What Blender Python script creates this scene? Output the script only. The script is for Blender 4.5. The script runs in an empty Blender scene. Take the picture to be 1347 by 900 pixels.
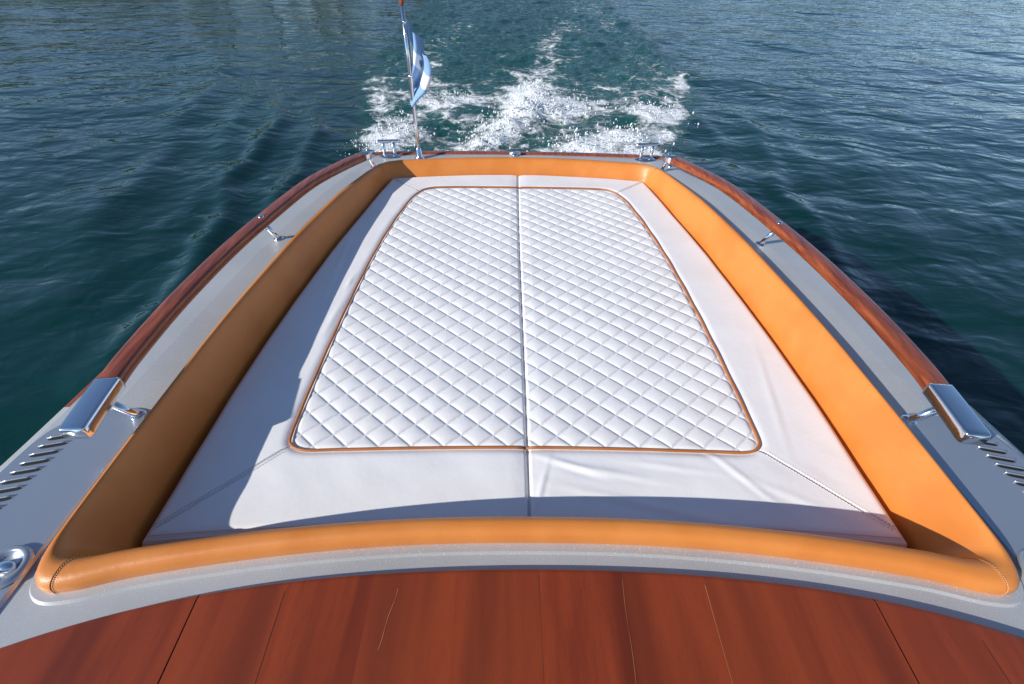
import bpy, math, random
import numpy as np
from mathutils import Vector, Matrix
rng=np.random.default_rng(7); random.seed(7)
sc=bpy.context.scene
sc.view_settings.view_transform='Standard'; sc.view_settings.look='None'; sc.view_settings.exposure=0

# ------------------------------------------------------------------ helpers
def link(o,parent=None):
    sc.collection.objects.link(o)
    if parent: o.parent=parent
    return o
def empty(n):
    return link(bpy.data.objects.new(n,None))
def mesh(n,v,f,mats,parent=None,smooth=True,fm=None):
    me=bpy.data.meshes.new(n)
    v=np.asarray(v,dtype=np.float32)
    if isinstance(f,np.ndarray):
        k=f.shape[1]; nf=len(f)
        me.vertices.add(len(v)); me.vertices.foreach_set('co',v.ravel())
        me.loops.add(nf*k); me.loops.foreach_set('vertex_index',f.astype(np.int32).ravel())
        me.polygons.add(nf); me.polygons.foreach_set('loop_start',np.arange(0,nf*k,k,dtype=np.int32))
        me.update(calc_edges=True)
    else:
        me.from_pydata([tuple(map(float,a)) for a in v],[],[tuple(map(int,a)) for a in f])
    for m in (mats if isinstance(mats,(list,tuple)) else [mats]): me.materials.append(m)
    me.polygons.foreach_set('use_smooth',[smooth]*len(me.polygons))
    if fm is not None: me.polygons.foreach_set('material_index',np.asarray(fm,dtype=np.int32))
    me.validate(); me.update()
    return link(bpy.data.objects.new(n,me),parent)
def gridfaces(nu,nv,closed=False):
    i=np.arange(nu if closed else nu-1); j=np.arange(nv-1)
    I,J=np.meshgrid(i,j,indexing='ij'); I=I.ravel();J=J.ravel(); I2=(I+1)%nu
    return np.stack([I*nv+J,I2*nv+J,I2*nv+J+1,I*nv+J+1],1)
def attr(o,name,vals):
    a=o.data.attributes.new(name,'FLOAT','POINT'); a.data.foreach_set('value',np.asarray(vals,dtype=np.float32).ravel())
def catmull(P,n,closed=False):
    P=np.asarray(P,float); N=len(P); out=[]
    segs=N if closed else N-1
    for i in range(segs):
        if closed: a,b,c,d=P[(i-1)%N],P[i],P[(i+1)%N],P[(i+2)%N]
        else: a,b,c,d=P[max(i-1,0)],P[i],P[i+1],P[min(i+2,N-1)]
        for t in np.linspace(0,1,n,endpoint=False):
            out.append(.5*((2*b)+(-a+c)*t+(2*a-5*b+4*c-d)*t*t+(-a+3*b-3*c+d)*t**3))
    if not closed: out.append(P[-1])
    return np.array(out)
def sweep(n,path,prof,mat,parent=None,closed=False,up=(0,0,1),scale=None,smooth=True):
    P=np.asarray(path,float); N=len(P); K=len(prof); up=np.array(up,float)
    V=[]
    for i in range(N):
        if closed: t=P[(i+1)%N]-P[i-1]
        else: t=P[min(i+1,N-1)]-P[max(i-1,0)]
        t/=np.linalg.norm(t); s=np.cross(t,up); s/=np.linalg.norm(s); u=np.cross(s,t)
        k=1 if scale is None else scale[i]
        for a,b in prof: V.append(P[i]+s*a*k+u*b*k)
    F=[]
    for i in range(N if closed else N-1):
        i2=(i+1)%N
        for j in range(K):
            F.append((i*K+j,i*K+(j+1)%K,i2*K+(j+1)%K,i2*K+j))
    if not closed:
        F.append(tuple(range(K))[::-1]); F.append(tuple((N-1)*K+j for j in range(K)))
    return mesh(n,V,F,mat,parent,smooth)
def circ(r,k=12): return [(r*math.cos(2*math.pi*i/k),r*math.sin(2*math.pi*i/k)) for i in range(k)]
def rbox(w,h,r,k=5):
    pts=[]
    for cx,cy,a0 in ((w/2-r,h/2-r,0),(-w/2+r,h/2-r,90),(-w/2+r,-h/2+r,180),(w/2-r,-h/2+r,270)):
        for i in range(k):
            a=math.radians(a0+90*i/(k-1)); pts.append((cx+r*math.cos(a),cy+r*math.sin(a)))
    return pts
def lathe(n,prof,mat,loc,parent=None,k=28,axis=(0,0,1),sx=1,sy=1):
    V=[];M=len(prof)
    q=Vector((0,0,1)).rotation_difference(Vector(axis)).to_matrix()
    for i in range(k):
        a=2*math.pi*i/k
        for r,z in prof: V.append(q@Vector((r*math.cos(a)*sx,r*math.sin(a)*sy,z))+Vector(loc))
    F=gridfaces(k,M,True).tolist()
    return mesh(n,V,F,mat,parent,True)

def sstep(a,b,x):
    t=np.clip((x-a)/(b-a),0,1); return t*t*(3-2*t)
def waves(X,Y,n,l0,l1,seed,main=None,spread=math.pi,amp=1.):
    r=np.random.default_rng(seed); Z=np.zeros_like(X)
    for i in range(n):
        l=math.exp(r.uniform(math.log(l0),math.log(l1))); k=2*math.pi/l
        a=(main if main is not None else 0)+r.uniform(-spread,spread)
        Z+=amp*l/l1*np.sin(k*(X*math.cos(a)+Y*math.sin(a))+r.uniform(0,6.28))
    return Z/math.sqrt(n)

# ------------------------------------------------------------------ materials
class NT:
    def __init__(s,name):
        s.m=bpy.data.materials.new(name); s.m.use_nodes=True; s.t=s.m.node_tree
        s.b=s.t.nodes['Principled BSDF']
    def n(s,typ,**k):
        x=s.t.nodes.new(typ)
        for a,b in k.items(): setattr(x,a,b)
        return x
    def set(s,x,k,v):
        if hasattr(v,'is_output') : s.t.links.new(v,x.inputs[k])
        elif isinstance(v,tuple) and len(v)==3: x.inputs[k].default_value=(*v,1) if x.inputs[k].type=='RGBA' else v
        else: x.inputs[k].default_value=v
    def P(s,**k):
        for a,v in k.items(): s.set(s.b,a.replace('_',' '),v)
    def coord(s,sc=(1,1,1)):
        tc=s.n('ShaderNodeTexCoord'); mp=s.n('ShaderNodeMapping'); mp.inputs['Scale'].default_value=sc
        s.t.links.new(tc.outputs['Object'],mp.inputs['Vector']); return mp.outputs[0]
    def noise(s,vec,scale,detail=4,rough=.5,dist=0):
        x=s.n('ShaderNodeTexNoise'); s.set(x,'Vector',vec); x.inputs['Scale'].default_value=scale
        x.inputs['Detail'].default_value=detail; x.inputs['Roughness'].default_value=rough; x.inputs['Distortion'].default_value=dist
        return x.outputs['Fac']
    def voro(s,vec,scale,feature='F1'):
        x=s.n('ShaderNodeTexVoronoi',feature=feature); s.set(x,'Vector',vec); x.inputs['Scale'].default_value=scale
        return x.outputs['Distance']
    def math(s,op,a,b=0,c=0,clamp=False):
        x=s.n('ShaderNodeMath',operation=op); x.use_clamp=clamp
        s.set(x,0,a); s.set(x,1,b)
        if op in('MULTIPLY_ADD','SMOOTH_MIN'): s.set(x,2,c)
        return x.outputs[0]
    def rng(s,v,a,b,c=0,d=1):
        x=s.n('ShaderNodeMapRange',interpolation_type='SMOOTHSTEP'); s.set(x,0,v)
        for i,q in enumerate((a,b,c,d)): x.inputs[i+1].default_value=q
        return x.outputs[0]
    def mix(s,f,a,b,blend='MIX'):
        x=s.n('ShaderNodeMix',data_type='RGBA',blend_type=blend)
        s.set(x,0,f); s.set(x,6,a); s.set(x,7,b); return x.outputs[2]
    def bump(s,h,dist,strength=1,normal=None):
        x=s.n('ShaderNodeBump'); s.set(x,'Height',h); x.inputs['Distance'].default_value=dist; x.inputs['Strength'].default_value=strength
        if normal is not None: s.t.links.new(normal,x.inputs['Normal'])
        return x.outputs[0]
    def attr(s,name):
        x=s.n('ShaderNodeAttribute'); x.attribute_name=name; return x.outputs['Fac']

def leather(name,c1,c2,rough=.42,grain=420,gd=.0004):
    t=NT(name); v=t.coord()
    n=t.noise(v,6,4); col=t.mix(t.rng(n,.35,.65),c1,c2)
    g=t.voro(v,grain); n2=t.noise(v,60,4)
    bp=t.bump(g,gd,.6); bp=t.bump(n2,.0012,.35,bp); bp=t.bump(t.noise(v,9,3),.004,.35,bp)
    t.P(Base_Color=col,Roughness=t.rng(n,.2,.8,rough-.05,rough+.08),Normal=bp); return t
tan=leather('tan_leather',(.64,.205,.036),(.70,.24,.048),.38).m
piping_m=leather('piping_leather',(.40,.13,.03),(.46,.16,.04)).m
w=leather('white_leather',(.86,.835,.82),(.89,.87,.86),.42,500,.0003)
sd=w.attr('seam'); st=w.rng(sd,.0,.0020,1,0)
col=w.b.inputs['Base Color'].links[0].from_socket
WD,LD=.098,.085
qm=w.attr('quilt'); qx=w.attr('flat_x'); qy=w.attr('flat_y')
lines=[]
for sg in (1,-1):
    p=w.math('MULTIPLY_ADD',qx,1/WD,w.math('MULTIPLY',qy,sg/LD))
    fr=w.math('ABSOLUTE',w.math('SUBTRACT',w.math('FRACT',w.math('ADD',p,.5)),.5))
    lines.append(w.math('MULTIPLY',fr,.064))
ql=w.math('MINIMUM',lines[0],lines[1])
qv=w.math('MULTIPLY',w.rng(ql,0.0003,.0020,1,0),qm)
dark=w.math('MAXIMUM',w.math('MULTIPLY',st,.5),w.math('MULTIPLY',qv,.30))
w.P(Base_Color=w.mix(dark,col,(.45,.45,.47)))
nb=w.b.inputs['Normal'].links[0].from_socket
b1=w.bump(w.rng(sd,0,.006,0,1),.004,1,nb)
w.P(Normal=w.bump(w.math('MULTIPLY',w.rng(ql,0,.007,1,0),qm),-.0018,1,b1)); white=w.m
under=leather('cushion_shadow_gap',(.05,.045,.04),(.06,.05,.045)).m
thread=leather('thread',(.55,.53,.5),(.6,.58,.55)).m
tanthread=leather('tan_thread',(.72,.42,.18),(.78,.46,.22)).m

t=NT('mahogany_varnished'); v=t.coord()
sep=t.n('ShaderNodeSeparateXYZ'); t.t.links.new(v,sep.inputs[0])
plank=t.math('FLOOR',t.math('MULTIPLY',t.math('ADD',sep.outputs[0],.73),1/.186))
wn=t.n('ShaderNodeTexWhiteNoise',noise_dimensions='1D'); t.t.links.new(plank,wn.inputs['W'])
off=t.n('ShaderNodeCombineXYZ'); t.t.links.new(t.math('MULTIPLY',plank,3.7),off.inputs[2])
va=t.n('ShaderNodeVectorMath',operation='ADD'); t.t.links.new(v,va.inputs[0]); t.t.links.new(off.outputs[0],va.inputs[1])
def stretched(sx,sy,scale,det=6,rough=.6,dist=.3,src=None):
    mp=t.n('ShaderNodeMapping'); mp.inputs['Scale'].default_value=(sx,sy,1); t.t.links.new(src or va.outputs[0],mp.inputs['Vector'])
    return t.noise(mp.outputs[0],scale,det,rough,dist)
g1=stretched(9,.8,2.2); g2=stretched(90,3.5,7,6,.7,.2); g3=stretched(5,.35,1.6,2,.5,.2,v); sp_=stretched(300,18,3,3,.6,0)
c=t.mix(t.rng(g1,.3,.7),(.215,.032,.009),(.32,.052,.013))
c=t.mix(t.math('MULTIPLY',t.rng(g2,.48,.72),.35),c,(.12,.018,.007))
c=t.mix(t.math('MULTIPLY',t.rng(sp_,.60,.72),.45),c,(.085,.014,.006))
c=t.mix(t.math('MULTIPLY',t.rng(g3,.46,.64),.60),c,(.10,.016,.006))
c=t.mix(t.math('MULTIPLY',wn.outputs['Value'],.24),c,(.40,.078,.018))
t.P(Base_Color=c,Roughness=t.rng(g2,.3,.7,.36,.46),Specular_IOR_Level=.35,Coat_Weight=.15,Coat_Roughness=.2,Normal=t.bump(g2,.0004,.3))
mahog=t.m
t=NT('handrail_mahogany'); g=t.noise(t.coord((18,1.5,18)),4,7,.65,.4)
t.P(Base_Color=t.mix(t.rng(g,.3,.7),(.15,.028,.010),(.36,.085,.024)),Roughness=.3,Coat_Weight=.5,Coat_Roughness=.08)
railm=t.m
t=NT('plank_inlay'); t.P(Base_Color=(.55,.20,.07),Roughness=.4); inlay=t.m
t=NT('seam_dark'); t.P(Base_Color=(.015,.008,.006),Roughness=.6); seamdark=t.m
t=NT('silver_metallic_paint'); v=t.coord()
n=t.noise(v,3,4); nn=t.noise(v,380,2)
c=t.mix(t.rng(n,.3,.7),(.55,.55,.535),(.62,.62,.60)); c=t.mix(t.rng(nn,.60,.74),c,(1.,1.,1.))
t.P(Base_Color=c,Metallic=.4,Roughness=t.rng(nn,.4,.7,.46,.28),Coat_Weight=.25,Coat_Roughness=.12,Normal=t.bump(nn,.0003,.5))
silver=t.m
t=NT('vent_panel_paint'); v=t.coord(); n=t.noise(v,4,3)
t.P(Base_Color=t.mix(n,(.40,.44,.49),(.46,.50,.55)),Metallic=.6,Roughness=.26,Coat_Weight=.5,Coat_Roughness=.05); panel_m=t.m
t=NT('chrome'); n=t.noise(t.coord(),12,3); t.P(Base_Color=(.82,.83,.85),Metallic=1.,Roughness=t.rng(n,.3,.7,.07,.16)); chrome=t.m
t=NT('slot_shade'); t.P(Base_Color=(.012,.012,.013),Roughness=.6); black=t.m  # flat black stands in for the shade inside the louvre slots

# ------------------------------------------------------------------ boat
boat=empty('motorboat')
def dlt(y): return .065*np.clip(1-(y-.6)/2.36,0,1.03)      # cushion slopes down towards the cockpit
def kk(y): return (1.2+dlt(y))/1.2
ST=[((0,.568),(0,.635),(0,-.6)),((.3,.561),(.3,.628),(.4,-.6)),((.6,.534),(.6,.602),(.8,-.6)),((.88,.490),(.86,.565),(1.2,-.6)),
((1.02,.456),(.955,.552),(1.5,-.6)),((1.085,.458),(.99,.56),(1.52,-.2)),((1.11,.51),(1.003,.585),(1.51,.2)),((1.108,.62),(1.006,.66),(1.475,.6)),
((1.10,.85),(1.0,.86),(1.44,.85)),((1.088,1.1),(.99,1.1),(1.405,1.15)),((1.075,1.38),(.975,1.38),(1.365,1.5)),((1.055,1.65),(.95,1.65),(1.33,1.8)),
((1.02,2.0),(.915,2.0),(1.265,2.2)),((.965,2.35),(.865,2.33),(1.18,2.55)),((.90,2.65),(.82,2.62),(1.10,2.82)),((.845,2.84),(.785,2.80),(1.02,3.02)),
((.77,2.94),(.74,2.865),(.93,3.11)),((.6,2.985),(.6,2.895),(.75,3.14)),((.3,3.03),(.3,2.945),(.38,3.16)),((0,3.045),(0,2.96),(0,3.165))]
full=ST+[tuple((-p[0],p[1]) for p in s) for s in ST[-2:0:-1]]
SUB=10
O=catmull([s[0] for s in full],SUB,True); I=catmull([s[1] for s in full],SUB,True); E=catmull([s[2] for s in full],SUB,True)
DI=dlt(I[:,1]); I=I*kk(I[:,1])[:,None]
N=len(O)
def col3(a,z): return np.concatenate([a,np.full((len(a),1),z)],1) if np.isscalar(z) else np.concatenate([a,z[:,None]],1)
def outward(C,d):
    T=np.roll(C,-1,0)-np.roll(C,1,0); T/=np.linalg.norm(T,axis=1)[:,None]
    return C+np.stack([T[:,1],-T[:,0]],1)*d
ZD=.055
hb=np.interp(O[:,1],[.4,.6,1.2,2.4,2.85,3.05],[.100,.108,.118,.108,.085,.072])
profile=[(-.02,None),(-.045,.25),(-.03,.62),(.05,.88),(.17,1),(.32,1.0),(.47,.92),(.62,.72),(.78,.42),(.91,.12),(1.,-.1),(1.02,-.5)]
rows=[]
for s,h in profile:
    P=O+(I-O)*s
    if h is None: z=np.full(N,ZD-.02)
    elif s<.3: z=ZD+(hb-ZD)*h
    elif h>0: z=-DI+(hb+DI)*h
    else: z=-DI+.12*h
    rows.append(np.concatenate([P,z[:,None]],1))
R=np.stack(rows,1)
R=np.array([catmull(R[i],4) for i in range(N)]); K=R.shape[1]
mesh('coaming_bolster',R.reshape(-1,3),gridfaces(N,K,True),tan,boat)
def seam_on(i,name):
    P=R[i%N][2:int(K*.7)]+np.array([0,0,.0006])
    sweep(name,P,circ(.0016,6),piping_m,boat,up=(.31,.2,.9))
    P2=(R[i%N]*.35+R[(i+1)%N]*.65)[3:int(K*.66)]+np.array([0,0,.0008])
    for k in range(0,len(P2)-1):
        sweep(name+'_stitch_%d'%k,[P2[k],P2[k]*.4+P2[k+1]*.6],circ(.0012,5),tanthread,boat,up=(.31,.2,.9))
for j,s in enumerate((4.4,15.2)):
    seam_on(int(s*SUB),'bolster_seam_%d'%(2*j)); seam_on(N-int(s*SUB),'bolster_seam_%d'%(2*j+1))
L0=outward(O,-.02); L1=outward(O,.024); L2=outward(O,.029)
Ein=outward(E,-.03)
rows=[col3(L0,.062),col3(L1,.062),col3(L2,ZD),col3(L2+(Ein-L2)*.5,ZD+.004),col3(Ein,ZD)]
D=np.stack(rows,1); mesh('side_deck',D.reshape(-1,3),gridfaces(N,5,True),silver,boat,smooth=False)
H=[col3(Ein,ZD),col3(outward(E,-.008),ZD-.004),col3(E,ZD-.02),col3(outward(E,.012),-.05),col3(outward(E,.01),-.14),col3(outward(E,-.06),-.5),col3(outward(E,-.2),-1.05)]
HM=np.stack(H,1); f=gridfaces(N,7,True); fm=[]
for q in f:
    i=q[0]//7;j=q[0]%7
    y=E[i,1]; fm.append(0 if (y>1.0 and j<4) else 1)
mesh('hull',HM.reshape(-1,3),f,[railm,silver],boat,fm=fm)
idx=np.where(E[:,1]>3.04)[0]
sweep('transom_capping',col3(outward(E,-.03)[idx],ZD+.004),rbox(.04,.016,.005),railm,boat)

def medge(x): return .497-.085*x**2-.045*x**4
def mah_deck(x0,x1,name):
    V=[]
    for x in np.linspace(x0,x1,60):
        ye=medge(x)
        for (yy,zz) in [(ye+.002,ZD+.001),(ye,ZD+.018),(ye-.004,ZD+.0225),(ye-.012,ZD+.024),(-.58,ZD+.024)]:
            V.append((x,yy,zz))
    mesh(name,V,gridfaces(60,5)[:,::-1],mahog,boat,smooth=True)
mah_deck(-1.49,-.7315,'mahogany_deck_port'); mah_deck(-.7285,.7488,'mahogany_deck_centre'); mah_deck(.7512,1.49,'mahogany_deck_starboard')
for x in (-.73,.75):
    mesh('deck_seam',[(x-.004,-.5,ZD+.012),(x+.004,-.5,ZD+.012),(x+.004,medge(x),ZD+.012),(x-.004,medge(x),ZD+.012)],[(0,1,2,3)],seamdark if x<0 else inlay,boat,False)
for x,y0,y1,wd,mm,sl in ((.385,-.5,.47,.0008,inlay,.02),(.20,.2,.48,.0004,inlay,.01),(-.30,.33,.46,.0006,inlay,.02),(-.545,-.5,.455,.0005,seamdark,0),(.012,-.5,.49,.0003,seamdark,0),(.93,-.3,.36,.0005,seamdark,0)):
    n_=12; V=[]
    for i in range(n_):
        q=i/(n_-1); wob=.0012*math.sin(q*9+x*20); ww=wd*(.3+.7*abs(math.sin(q*7+x*9)))
        yy=y0+(y1-.01-y0)*q; V+= [(x-sl*(1-q)+wob-ww,yy,ZD+.0246),(x-sl*(1-q)+wob+ww,yy,ZD+.0246)]
    mesh('plank_joint',V,[(2*i,2*i+1,2*i+3,2*i+2) for i in range(n_-1)],mm,boat,False)

railpts=[(1.208,.98,.168),(1.218,1.1,.168),(1.215,1.37,.17),(1.19,1.7,.17),(1.15,1.98,.168),(1.08,2.38,.16),(.99,2.62,.155),(.90,2.80,.15)]
tip=[(1.190,.80,.166),(1.196,.86,.167),(1.203,.93,.168),(1.208,.985,.168)]
for s,side in ((1,'starboard'),(-1,'port')):
    P=catmull([(s*a,b,c) for a,b,c in railpts],10)
    sweep('handrail_'+side,P,rbox(.066,.040,.013),railm,boat)
    Pt=catmull([(s*a,b,c) for a,b,c in tip],6)
    scl=np.ones(len(Pt)); scl[0]=.86; scl[1]=.97
    sweep('handrail_end_cap_'+side,Pt,rbox(.069,.044,.008),chrome,boat,scale=scl)
    sweep('handrail_aft_cap_'+side,[(s*.90,2.80,.15),(s*.885,2.83,.149),(s*.865,2.87,.147)],rbox(.060,.040,.01),chrome,boat)
    for j,(a,b,c,bx,by) in enumerate([(1.200,.93,.155,1.165,.955),(1.15,1.98,.155,1.125,2.02),(.875,2.85,.14,.865,2.885)]):
        sweep('stanchion_%s_%d'%(side,j),[(s*bx,by,ZD),(s*(bx*.9+a*.1),by*.9+b*.1,.07),(s*a,b,c)],circ(.0105,14),chrome,boat,up=(0,1,0.01))
        lathe('stanchion_base_%s_%d'%(side,j),[(0,.009),(.012,.0085),(.020,.005),(.023,0)],chrome,(s*bx,by,ZD+.004),boat)
        if j: lathe('stanchion_screw_%s_%d'%(side,j),[(0,.006),(.008,.0055),(.012,.003),(.013,0)],chrome,(s*a,b,c+.033),boat)
    cx,cy=s*.80,3.055
    sweep('cleat_bar_'+side,[(cx-.075,cy-.01,.150),(cx-.05,cy-.005,.152),(cx+.05,cy+.005,.152),(cx+.075,cy+.01,.150)],circ(.010,12),chrome,boat)
    for q in (-.032,.032):
        sweep('cleat_post',[(cx+q,cy,ZD),(cx+q,cy,.150)],circ(.011,12),chrome,boat,up=(0,1,0))
    lathe('cleat_plate',[(0,.008),(.045,.007),(.055,0)],chrome,(cx,cy,ZD+.006),boat,sx=1.2,sy=.6)
    pan=[(1.155,-.3),(1.155,.3),(1.152,.6),(1.142,.82),(1.135,.92),(1.145,.965),(1.175,.985),(1.215,.985),(1.26,.975),(1.33,.945),(1.385,.89),(1.415,.75),(1.435,.5),(1.455,.2),(1.46,-.3)]
    pc=catmull([(s*a,b) for a,b in pan],5,True)
    ctr=np.array([s*1.28,.4])
    n=len(pc); V=[];zz=ZD
    for p in pc:V.append((*p,zz+.001))
    inn=pc+(ctr-pc)/np.linalg.norm(ctr-pc,axis=1)[:,None]*.006
    for p in inn:V.append((*p,zz+.009))
    F=[(i,(i+1)%n,n+(i+1)%n,n+i) for i in range(n)]+[tuple(range(n,2*n))]
    if s<0: F=[q[::-1] for q in F]
    mesh('vent_panel_'+side,V,F,panel_m,boat,False)
    for k in range(15):
        tt=k/14; lx=1.322+.055*tt; ly=.925-.40*tt
        ang=math.radians(-14); hl=.036*min(1,.45+tt*4)
        dx,dy=math.cos(ang)*hl,math.sin(ang)*hl
        a=np.array([lx-dx,ly-dy]);b=np.array([lx+dx,ly+dy])
        nrm=np.array([-(b-a)[1],(b-a)[0]]);nrm/=np.linalg.norm(nrm)
        pts=[]
        for q in np.linspace(-1,1,9):
            pts.append(a*(1-q)/2+b*(1+q)/2+nrm*.0048*math.sqrt(max(0,1-q**4)))
        for q in np.linspace(1,-1,9)[1:-1]:
            pts.append(a*(1-q)/2+b*(1+q)/2-nrm*.0048*math.sqrt(max(0,1-q**4)))
        V=[(s*p[0],p[1],ZD+.0103) for p in pts]
        mesh('louvre_slot',V,[tuple(range(len(V)))],black,boat,False)
        lip=[]
        for q in np.linspace(-1,1,6):
            g_=a*(1-q)/2+b*(1+q)/2+nrm*.0062; lip.append((s*g_[0],g_[1],ZD+.0115))
        sweep('louvre_lip',lip,circ(.0024,8),panel_m,boat)
    lathe('filler_ring_'+side,[(0,.002),(.030,.002),(.034,.010),(.040,.014),(.048,.012),(.052,.001)],panel_m,(s*1.20,.50,ZD+.0095),boat,k=40)
    lathe('filler_cap_'+side,[(0,.013),(.018,.012),(.023,.007),(.024,0)],chrome,(s*1.20,.50,ZD+.012),boat,sx=1.0,sy=.55)
lathe('stern_latch',[(0,.014),(.014,.013),(.02,.008),(.022,0)],chrome,(-.02,3.10,ZD+.004),boat)
sweep('stern_latch_bar',[(-.055,3.10,.075),(.015,3.10,.075)],rbox(.02,.016,.004),chrome,boat)
lathe('deck_fitting',[(0,.012),(.012,.010),(.016,0)],chrome,(.93,2.95,ZD+.004),boat)
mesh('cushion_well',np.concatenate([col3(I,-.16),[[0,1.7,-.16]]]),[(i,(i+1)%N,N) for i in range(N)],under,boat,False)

# ------------------------------------------------------------------ sun cushion
cush=empty('sunbathing_cushion')
def tilt(P):
    P=np.array(P,float); y=P[...,1].copy(); k=kk(y)
    P[...,0]*=k; P[...,1]*=k; P[...,2]-=dlt(y); return P
def hw(y): return np.interp(y,[.5,.62,1.1,1.38,1.65,2.0,2.33,2.62,2.80,2.95],[.985,.985,.975,.960,.937,.902,.853,.81,.778,.75])
nu,nv=440,460
half=[(0,.888),(.3,.884),(.56,.876),(.655,.874),(.70,.893),(.714,.94),(.716,1.1),(.713,1.4),(.703,1.7),(.685,2.0),(.655,2.28),(.62,2.5),(.59,2.62),(.555,2.695),(.50,2.73),(.40,2.742),(.2,2.746),(0,2.747)]
pf=half+[(-a,b) for a,b in half[-2:0:-1]]
PO=catmull(pf,6,True)
def polydist(X,Y,poly):
    d=np.full(X.shape,1e9); ins=np.zeros(X.shape,bool)
    n=len(poly)
    for i in range(n):
        a=poly[i];b=poly[(i+1)%n]; ab=b-a; L=(ab**2).sum()
        t=np.clip(((X-a[0])*ab[0]+(Y-a[1])*ab[1])/L,0,1)
        d=np.minimum(d,(X-a[0]-t*ab[0])**2+(Y-a[1]-t*ab[1])**2)
        c=((a[1]>Y)!=(b[1]>Y)); 
        xi=a[0]+(Y-a[1])/(ab[1] if ab[1]!=0 else 1e-9)*ab[0]
        ins^=c&(X<xi)
    return np.where(ins,-np.sqrt(d),np.sqrt(d))
def segd(X,Y,a,b):
    a=np.array(a);b=np.array(b);ab=b-a
    t=np.clip(((X-a[0])*ab[0]+(Y-a[1])*ab[1])/(ab**2).sum(),0,1)
    return np.hypot(X-a[0]-t*ab[0],Y-a[1]-t*ab[1])
def cheight(X,Y,sd):
    p=X/WD+Y/LD; q=X/WD-Y/LD
    puff=(np.abs(np.sin(np.pi*p))*np.abs(np.sin(np.pi*q)))**.45
    inside=sstep(.0,.02,-sd)
    z=.0055*puff*inside*(1+.25*waves(X,Y,10,.2,.8,77)) - .002*inside
    z+=.0016*waves(X,Y,16,.2,.7,78)*inside
    z+=-.005*np.exp(-(sd/.009)**2)
    out=sstep(0,.03,sd)
    z+=out*(.004+.0012*waves(X,Y,14,.16,.6,3))
    wr=np.exp(-((Y-.80)/.07)**2)*sstep(.0,.03,sd)
    z+=wr*.0010*waves(X,Y*1.6+X*.6,10,.09,.3,11)
    for (cx,cy,ang,ln,wd,am) in [(.13,.82,-.35,.10,.014,.004),(.22,.80,-.2,.12,.016,.004),(.60,.80,-.9,.13,.016,.003),(.40,.82,-.15,.12,.016,.0025),(.83,1.1,1.4,.2,.018,.002),(-.82,1.9,1.6,.25,.018,.002),(.04,.74,1.3,.09,.012,.003),(-.735,1.75,1.5,.05,.014,.003),(-.74,1.5,1.5,.1,.017,.003),(.30,.70,-.25,.2,.018,.003),(.72,.73,-.5,.12,.018,.002)]:
        dx=(X-cx)*math.cos(ang)+(Y-cy)*math.sin(ang); dy=-(X-cx)*math.sin(ang)+(Y-cy)*math.cos(ang)
        z+=am*np.exp(-(dx/ln)**2-(dy/wd)**2)*np.sin(dy/wd*1.4+.6)*(sd>0)
    cxl=.004*np.sin(Y*2.1)
    z+=-.012*np.exp(-((X-cxl)/.0055)**2) - .004*np.exp(-((X-cxl)/.03)**2)
    return z
U,Vv=np.meshgrid(np.linspace(-1,1,nu),np.linspace(0,1,nv),indexing='ij')
U=np.sign(U)*np.abs(U)**1.12
yn=.592+.045*(1-U**2); yf=2.868+.082*(1-U**2)
Y=yn+(yf-yn)*Vv; X=U*hw(Y)
sd=polydist(X,Y,PO)
Z=cheight(X,Y,sd)
de=np.minimum(np.minimum(hw(Y)-np.abs(X),(Y-yn)),(yf-Y))
rr=.03
Z-= np.where(de<rr, rr-np.sqrt(np.maximum(rr*rr-(rr-de)**2,0)),0)*.9
corners=[((-.705,.885),(-.975,.62)),((.705,.885),(.975,.62)),((-.575,2.69),(-.765,2.86)),((.575,2.69),(.765,2.86))]
seam=np.full(X.shape,1.)
for a,b in corners: seam=np.minimum(seam,segd(X,Y,a,b))
seam=np.minimum(seam,np.abs(X-.004*np.sin(Y*2.1)))
seam=np.minimum(seam,np.abs(de-.012))
V=tilt(np.stack([X,Y,Z],-1))
cm=mesh('cushion_top',V.reshape(-1,3),gridfaces(nu,nv),white,cush); attr(cm,'seam',seam); attr(cm,'quilt',sstep(.002,.010,-sd)); attr(cm,'flat_x',X); attr(cm,'flat_y',Y)
ring=[(i,0) for i in range(nu)]+[(nu-1,j) for j in range(1,nv)]+[(i,nv-1) for i in range(nu-2,-1,-1)]+[(0,j) for j in range(nv-2,0,-1)]
rg=np.array([V[i,j] for i,j in ring]); ctr=np.array([0,1.7,0])
prof=[(0,0),(.002,-.02),(.004,-.045),(.0,-.07),(-.006,-.085),(-.02,-.10)]
rows=[]
for o_,dz in prof:
    q=rg.copy(); dirv=q-ctr; dirv[:,2]=0; dirv/=np.linalg.norm(dirv,axis=1)[:,None]
    q+=dirv*o_; q[:,2]+=dz; rows.append(q)
SK=np.stack(rows,1); so=mesh('cushion_side',SK.reshape(-1,3),gridfaces(len(rg),len(prof),True),white,cush); attr(so,'seam',np.ones(len(rg)*len(prof)))
for s in (-1,1):
    pts=catmull(pf,10,True); sel=pts[(pts[:,0]*s>.001)]
    ang=np.arctan2(sel[:,0]*s,-(sel[:,1]-1.8)); sel=sel[np.argsort(ang)]
    sel=np.concatenate([[[s*.0005,.888]],sel,[[s*.0005,2.747]]])
    z=.0030-.004*np.exp(-(np.abs(sel[:,0])/.015)**2)+.001*np.sin(sel[:,1]*30)
    sweep('piping_%s'%('a' if s<0 else 'b'),tilt(col3(sel,z)),circ(.0045,10),piping_m,cush)
V=[];F=[]
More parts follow.
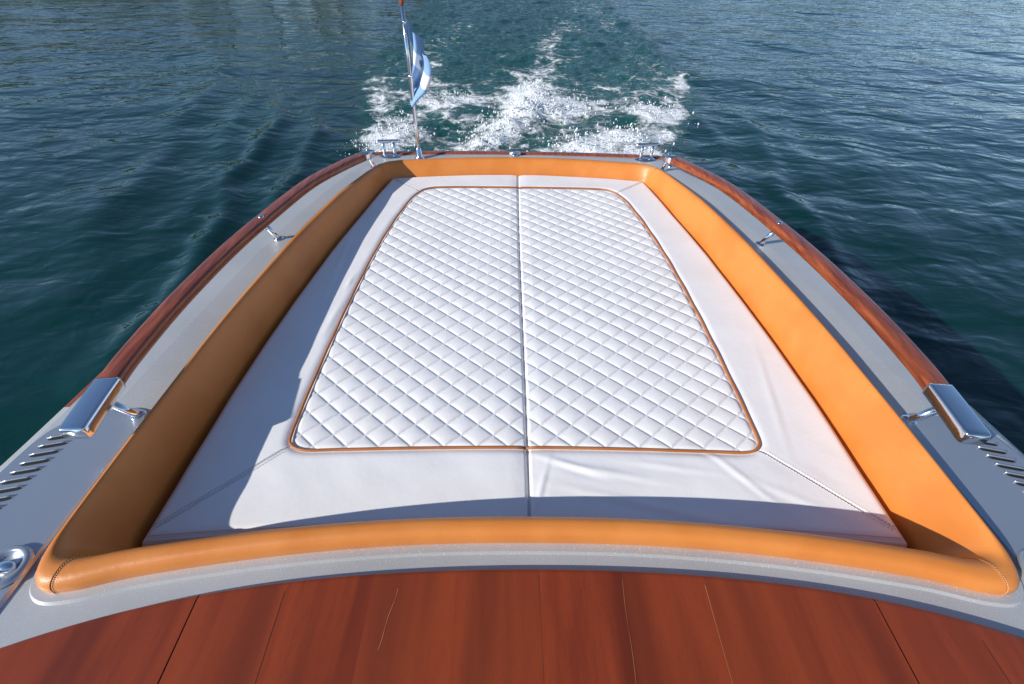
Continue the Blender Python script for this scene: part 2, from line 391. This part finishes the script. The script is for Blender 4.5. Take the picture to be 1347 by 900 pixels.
def addst(p0,p1,r=.0011):
    p0=tilt(p0);p1=tilt(p1);d=p1-p0;d/=np.linalg.norm(d);s_=np.array([-d[1],d[0],0]);b=len(V)
    for p in (p0,p1):
        V.extend([p+s_*r,p+np.array([0,0,r*1.3]),p-s_*r])
    F.extend([(b,b+1,b+4,b+3),(b+1,b+2,b+5,b+4)])
for a,b in corners:
    a=np.array(a);b=np.array(b);L=np.linalg.norm(b-a);d=(b-a)/L;nn=np.array([-d[1],d[0]])
    for off in (-.007,.007):
        k=.02
        while k<L-.02:
            q0=a+d*k+nn*off;q1=a+d*(k+.005)+nn*off
            zz=[float(cheight(np.array([q[0]]),np.array([q[1]]),np.array([.1]))[0])+.0006 for q in (q0,q1)]
            addst((*q0,zz[0]),(*q1,zz[1])); k+=.0085
mesh('cushion_stitching',V,F,thread,cush,False)

# ------------------------------------------------------------------ flagpole with pennant
fl=empty('stern_flag')
bx,by=-.613,3.03
sweep('flagpole',[(bx,by,ZD),(bx,by,.3),(bx-.002,by,.6),(bx-.004,by,.85)],circ(.0105,16),chrome,fl,up=(0,1,0),scale=[1.15,1.05,1,.9])
lathe('flagpole_socket',[(.012,.07),(.016,.065),(.017,.02),(.028,.010),(.032,0)],chrome,(bx,by,ZD),fl)
lathe('flagpole_finial',[(.010,0),(.013,.008),(.011,.016),(.016,.035),(.015,.055),(.008,.07),(0,.074)],railm,(bx-.004,by,.848),fl)
t=NT('flag_cloth'); uvx=t.attr('stripe')
band=t.math('SUBTRACT',t.rng(uvx,.36,.40,0,1),t.rng(uvx,.62,.66,0,1))
c=t.mix(band,(.22,.38,.62),(.80,.82,.84))
c=t.mix(t.rng(t.attr('emblem'),.04,.08,1,0),c,(.12,.2,.4))
t.P(Base_Color=c,Roughness=.75); flagm=t.m
nu2,nv2=50,60; V=[];S=[];Em=[]
for i in range(nu2):
    a=i/(nu2-1)
    for j in range(nv2):
        b=j/(nv2-1)
        z=.785-.25*b - a*(.15+.06*b) - .02*math.sin(a*9+b*2)*a
        x=bx+.012+a*.085*(1-.25*b)+.022*a*math.sin(b*5.2)+.016*math.sin(a*13+b*3)*a
        y=by+.012+.06*math.sin(a*11+b*2.5)*(.25+a)*.6
        if b>.7: x-= (b-.7)*.25*a
        V.append((x,y,z)); S.append(b); Em.append(math.hypot(a-.5,(b-.5)*1.))
fo=mesh('flag_cloth',V,gridfaces(nu2,nv2),flagm,fl); attr(fo,'stripe',S); attr(fo,'emblem',Em)
sweep('flag_halyard',[(bx+.012,by,.79),(bx+.018,by+.004,.62),(bx+.010,by+.002,.42),(bx+.009,by,.22)],circ(.0015,6),thread,fl,up=(0,1,0))
for z in(.775,.52): lathe('flag_clip',[(.0,.006),(.013,.006),(.013,-.006),(0,-.006)],chrome,(bx,by,z),fl)

# ------------------------------------------------------------------ water
WZ=-.8
def axis(lo,hi,step,far,g=1.13):
    a=list(np.arange(lo,hi+1e-6,step)); s=step;x=a[-1]
    while x<far: s*=g; x+=s; a.append(x)
    s=step;x=a[0];pre=[]
    while x>-far: s*=g;x-=s;pre.append(x)
    return np.array(pre[::-1]+a)
ax=axis(-9,10,.055,900); ay=axis(2.5,24,.055,900)
X,Y=np.meshgrid(ax,ay,indexing='ij')
far=sstep(25,80,np.hypot(X,Y))
core=1-sstep(9,14,np.abs(X))*1.
calm=.75+.35*waves(X,Y,8,4,12,55)
Z=.022*waves(X,Y,26,1.0,3.6,21,main=math.radians(75),spread=1.1)*(1-far)
Z+=.0048*calm*waves(X,Y,40,.42,1.2,22,main=math.radians(80),spread=1.5)*(1-far)*core
def wakehalf(y): return np.interp(y,[3,5.6,8.6,20],[1.45,1.72,2.65,2.8])
ctr=np.interp(Y,[5,9,20],[.05,.28,.2])
wh=wakehalf(Y); inw=(1-sstep(wh-.12,wh+.22,np.abs(X-ctr)+.18*waves(X,Y,12,.3,1.1,5)))*(Y>3)
nearf=(1-sstep(8.2,9.5,Y+.5*waves(X,Y,10,.4,1.5,6)-.25*(X>0)))
churn=inw*(1-.45*sstep(9,24,Y))
dens=inw*nearf*(.57+.22*waves(X,Y,12,.4,1.6,8))
edge=np.exp(-((np.abs(X-ctr)-wh+.15)/.22)**2)*nearf*(Y>4.5); dens+=.2*edge
spl=[(.22,6.9,.42,.20),(.30,7.9,.3,.12),(-.35,5.75,.22,.14),(-1.35,6.1,.30,.09),(-1.5,5.5,.3,.07),(1.25,5.9,.4,.07),(.75,5.6,.35,.08),(-.1,6.3,.3,.08),(.9,7.2,.35,.06),(-.9,7.4,.4,.05),(1.9,7.0,.4,.05)]
for a,b,s_,h in spl:
    g=np.exp(-((X-a)**2+(Y-b)**2)/s_**2); dens+=.42*g*nearf
    Z+=h*g*(.50+.50*np.clip(waves(X,Y,16,.16,.6,int(100*abs(a)+b))*1.3,-1,1.6))
trail=inw*(1-nearf)
dens+=trail*(.30*np.exp(-(Y-9)/6.)+.09+.18*waves(X,Y/2.5,12,.6,2.2,91))
tx=np.interp(Y,[7,8.1,12,19,26],[.1,.35,.9,2.0,2.7]); dens+=.34*np.exp(-((X-tx+.15*np.sin(Y*1.7))/.32)**2)*(Y>7)
dens+=.2*np.exp(-((X+1.9-.05*Y)/.3)**2)*trail
dens+=.2*np.exp(-((X-2.5)/.35)**2)*trail
turb=.5*waves(X,Y,30,.14,.5,31)+.9*waves(X,Y,20,.5,1.3,32)
Z+=.034*turb*churn*core
for s in (-1,1):
    for k,(x0,y0,x1,y1,am,wd) in enumerate([(2.2,1.8,3.2,7.5,.05,.12),(1.75,2.6,2.6,7.0,.035,.10),(3.1,2.5,5.2,10.5,.03,.22),(2.65,3.2,4.1,9.0,.022,.16)]):
        t_=(Y-y0)/(y1-y0); xl=s*(x0+(x1-x0)*t_)+.07*np.sin(Y*2.3+k)+.04*np.sin(Y*5.1+2*k)
        Z+=am*(1. if s<0 else .5)*np.exp(-((X-xl)/wd)**2)*sstep(-.1,.2,t_)*(1-sstep(.8,1.15,t_))
V=np.stack([X,Y,Z+WZ],-1).reshape(-1,3)
t=NT('lake_water'); v=t.coord()
de_=t.attr('foam'); ch=t.attr('churn')
n1=t.noise(v,3.2,7,.68,.6)
n1b=t.noise(v,10,5,.72,.4)
nz=t.n('ShaderNodeTexNoise'); t.t.links.new(v,nz.inputs['Vector']); nz.inputs['Scale'].default_value=2.5
vo=t.voro(t.mix(.28,v,nz.outputs['Color']),3.6,'DISTANCE_TO_EDGE')
lace=t.rng(vo,.0,.13,1,0)
nn=t.math('ADD',t.math('ADD',t.math('MULTIPLY',n1,.57),t.math('MULTIPLY',n1b,.42)),t.math('MULTIPLY',lace,.06))
th=t.math('MULTIPLY_ADD',de_,-.42,.755)
foam=t.math('MULTIPLY',t.math('SUBTRACT',nn,th),9,clamp=True)
foam=t.math('MULTIPLY',foam,t.rng(de_,.02,.08,0,1))
soft=t.math('MULTIPLY',t.math('SUBTRACT',nn,t.math('SUBTRACT',th,.14)),3.5,clamp=True)
deep=t.mix(t.rng(t.noise(v,.35,2),.3,.7),(.0015,.026,.025),(.0025,.038,.034))
c=t.mix(t.math('MULTIPLY',ch,.75),deep,(.005,.058,.050))
c=t.mix(t.math('MULTIPLY',t.math('MULTIPLY',soft,ch),.5),c,(.05,.21,.19))
c=t.mix(foam,c,(.86,.88,.88))
vs=t.n('ShaderNodeMapping'); vs.inputs['Scale'].default_value=(.85,1.35,1); vs.inputs['Rotation'].default_value=(0,0,.25); t.t.links.new(v,vs.inputs['Vector'])
b=t.bump(t.noise(vs.outputs[0],1.5,2,.5,.5),.10,.5)
b=t.bump(t.noise(vs.outputs[0],5.0,2,.5,.6),.020,.5,b)
b=t.bump(t.math('MULTIPLY',t.noise(v,16,4,.65),ch),.045,.7,b)
b=t.bump(t.math('MULTIPLY',foam,nn),.06,.8,b)
t.P(Base_Color=c,Roughness=t.math('MULTIPLY_ADD',foam,.6,.03),IOR=1.333,Normal=b)
wm=t.m
wo=mesh('lake_water',V,gridfaces(len(ax),len(ay)),wm); attr(wo,'foam',np.clip(dens,0,1.3)); attr(wo,'churn',np.clip(churn,0,1))
t=NT('foam_droplets'); t.P(Base_Color=(.85,.87,.88),Roughness=.35); dropm=t.m
ico=[(0,0,1),(.894,0,.447),(.276,.851,.447),(-.724,.526,.447),(-.724,-.526,.447),(.276,-.851,.447),(.724,.526,-.447),(-.276,.851,-.447),(-.894,0,-.447),(-.276,-.851,-.447),(.724,-.526,-.447),(0,0,-1)]
icof=[(0,1,2),(0,2,3),(0,3,4),(0,4,5),(0,5,1),(1,6,2),(2,7,3),(3,8,4),(4,9,5),(5,10,1),(6,7,2),(7,8,3),(8,9,4),(9,10,5),(10,6,1),(7,6,11),(8,7,11),(9,8,11),(10,9,11),(6,10,11)]
ico=np.array(ico); icof=np.array(icof); VV=[];FF=[];cnt=0
for a,b,s_,h in spl:
    nd=int(420*s_*h/.05)
    for k in range(nd):
        x=rng.normal(a,s_*.6); y=rng.normal(b,s_*.55); g=math.exp(-((x-a)**2+(y-b)**2)/s_**2)
        z=WZ+h*g*.7+abs(rng.normal(0,.05))*(.2+1.6*g)
        r=.003+.010*rng.random()**3
        VV.append(ico*r*np.array([1,1,1.+rng.random()])+np.array([x,y,z])); FF.append(icof+cnt); cnt+=12
mesh('wake_spray',np.concatenate(VV),np.concatenate(FF),dropm)

# ------------------------------------------------------------------ shoreline and far hills (beyond the top of the frame, seen as reflections)
t=NT('shore_ground'); v=t.coord(); t.P(Base_Color=t.mix(t.noise(v,.6,5),(.04,.06,.015),(.11,.12,.05)),Roughness=.95); gm=t.m
V=[]
for x in np.linspace(-170,10,120):
    y0=54+ .006*(x+20)**2+2*math.sin(x*.2)+sstep(-8,10,x)*20
    for dy,z in ((0,-1.3),(.8,-.7),(3,-.3),(12,.2),(60,1.5),(140,2)): V.append((x,y0+dy,z+.1*math.sin(x*3+dy)))
mesh('shoreline_bank',V,gridfaces(120,6),gm)
t=NT('added_hill_forest'); v=t.coord(); t.P(Base_Color=t.mix(t.noise(v,.02,6),(.035,.07,.07),(.07,.11,.10)),Roughness=1.0); hm=t.m
V=[]; na=160
for i in range(na):
    a=math.radians(-120+240*i/(na-1))
    hh=75+30*math.sin(a*5+1)+18*math.sin(a*11+2)+8*math.sin(a*29)
    for r_,zf in ((760,-.02),(800,.25),(860,.6),(940,.9),(1020,1.)):
        V.append((r_*math.sin(a),r_*math.cos(a),zf*hh+3*math.sin(a*60+r_)))
mesh('added_hills',V,gridfaces(na,5),hm)  # unseen ridge added to cut the bright horizon band in the water reflection
t=NT('tree_foliage'); v=t.coord(); r=t.noise(v,.9,4)
t.P(Base_Color=t.mix(t.rng(r,.35,.65),(.025,.055,.008),(.17,.22,.025)),Roughness=.7); fol=t.m
t=NT('tree_bark'); t.P(Base_Color=(.07,.05,.035),Roughness=.9); bark=t.m
V=[];F=[];FM=[]
for k in range(20):
    x=-80+k*3.7+rng.uniform(-1,1); y=58+.006*(x+20)**2+rng.uniform(0,4); H_=rng.uniform(5,10)*(.6 if k%5==3 else 1)
    b=len(V)
    for j,(zz,rad) in enumerate([(0,.3),(H_*.4,.2),(H_*.8,.07)]):
        for q in range(6): V.append((x+rad*math.cos(q*1.047)+.1*j,y+rad*math.sin(q*1.047),zz-.5))
    for j in range(2):
        for q in range(6): F.append((b+j*6+q,b+j*6+(q+1)%6,b+j*6+6+(q+1)%6,b+j*6+6+q)); FM.append(1)
    for cl in range(26):
        th_=rng.uniform(0,6.28); zz=H_*rng.uniform(.22,1.0); rad=H_*.34*math.sqrt(max(.05,1-((zz/H_-.55)/.5)**2))*rng.random()**.5
        cx,cy=x+rad*math.cos(th_),y+rad*math.sin(th_); cr=rng.uniform(.7,1.3)
        for l in range(36):
            p=rng.normal(0,cr*.5,3)+np.array([cx,cy,zz-.3]); a1=rng.normal(0,1,3);a1/=np.linalg.norm(a1);a2=np.cross(a1,rng.normal(0,1,3));a2/=np.linalg.norm(a2); s_=rng.uniform(.14,.28)
            b=len(V); V.extend([p-a1*s_,p-a2*s_*.6,p+a1*s_,p+a2*s_*.6]); F.append((b,b+1,b+2,b+3)); FM.append(0)
mesh('shoreline_trees',V,F,[fol,bark],smooth=False,fm=FM)

# ------------------------------------------------------------------ light, sky, camera
EL=math.radians(27.5); AZ=math.atan2(-.86,-.51)   # measured from +Y clockwise
S=Vector((math.sin(AZ)*math.cos(EL),math.cos(AZ)*math.cos(EL),math.sin(EL)))
wd=bpy.data.worlds.new('World'); sc.world=wd; wd.use_nodes=True
nt=wd.node_tree; sky=nt.nodes.new('ShaderNodeTexSky'); sky.sky_type='NISHITA'; sky.sun_disc=False
sky.sun_elevation=EL; sky.sun_rotation=AZ%(2*math.pi); sky.altitude=300; sky.air_density=.8; sky.dust_density=.0; sky.ozone_density=2.5
nt.links.new(sky.outputs[0],nt.nodes['Background'].inputs[0]); nt.nodes['Background'].inputs[1].default_value=.135
sl=bpy.data.lights.new('sun','SUN'); sl.energy=5; sl.angle=math.radians(.5); sl.color=(1,.965,.905)
so=link(bpy.data.objects.new('sun',sl)); so.rotation_euler=S.to_track_quat('Z','Y').to_euler()

f=640; pitch=math.atan(560/640); yaw=math.radians(.94); roll=math.radians(1.11)
cp,sp=math.cos(pitch),math.sin(pitch); cy,sy=math.cos(yaw),math.sin(yaw)
def d(u,v):
    c_,s_=math.cos(roll),math.sin(roll); u,v=c_*u+s_*v,-s_*u+c_*v
    a=(u,cp-v*sp,-sp-v*cp); return Vector((cy*a[0]+sy*a[1],-sy*a[0]+cy*a[1],a[2]))
F0=d(0,0); Rr=d(1,0)-F0; Up=F0-d(0,1)
M=Matrix((Rr,Up,-F0)).transposed().to_4x4(); M.translation=Vector((-.066,0,1.2))
cam=bpy.data.cameras.new('camera'); cam.sensor_width=36; cam.lens=36*f/1347; cam.clip_start=.02; cam.clip_end=3000
co=link(bpy.data.objects.new('camera',cam)); co.matrix_world=M; sc.camera=co
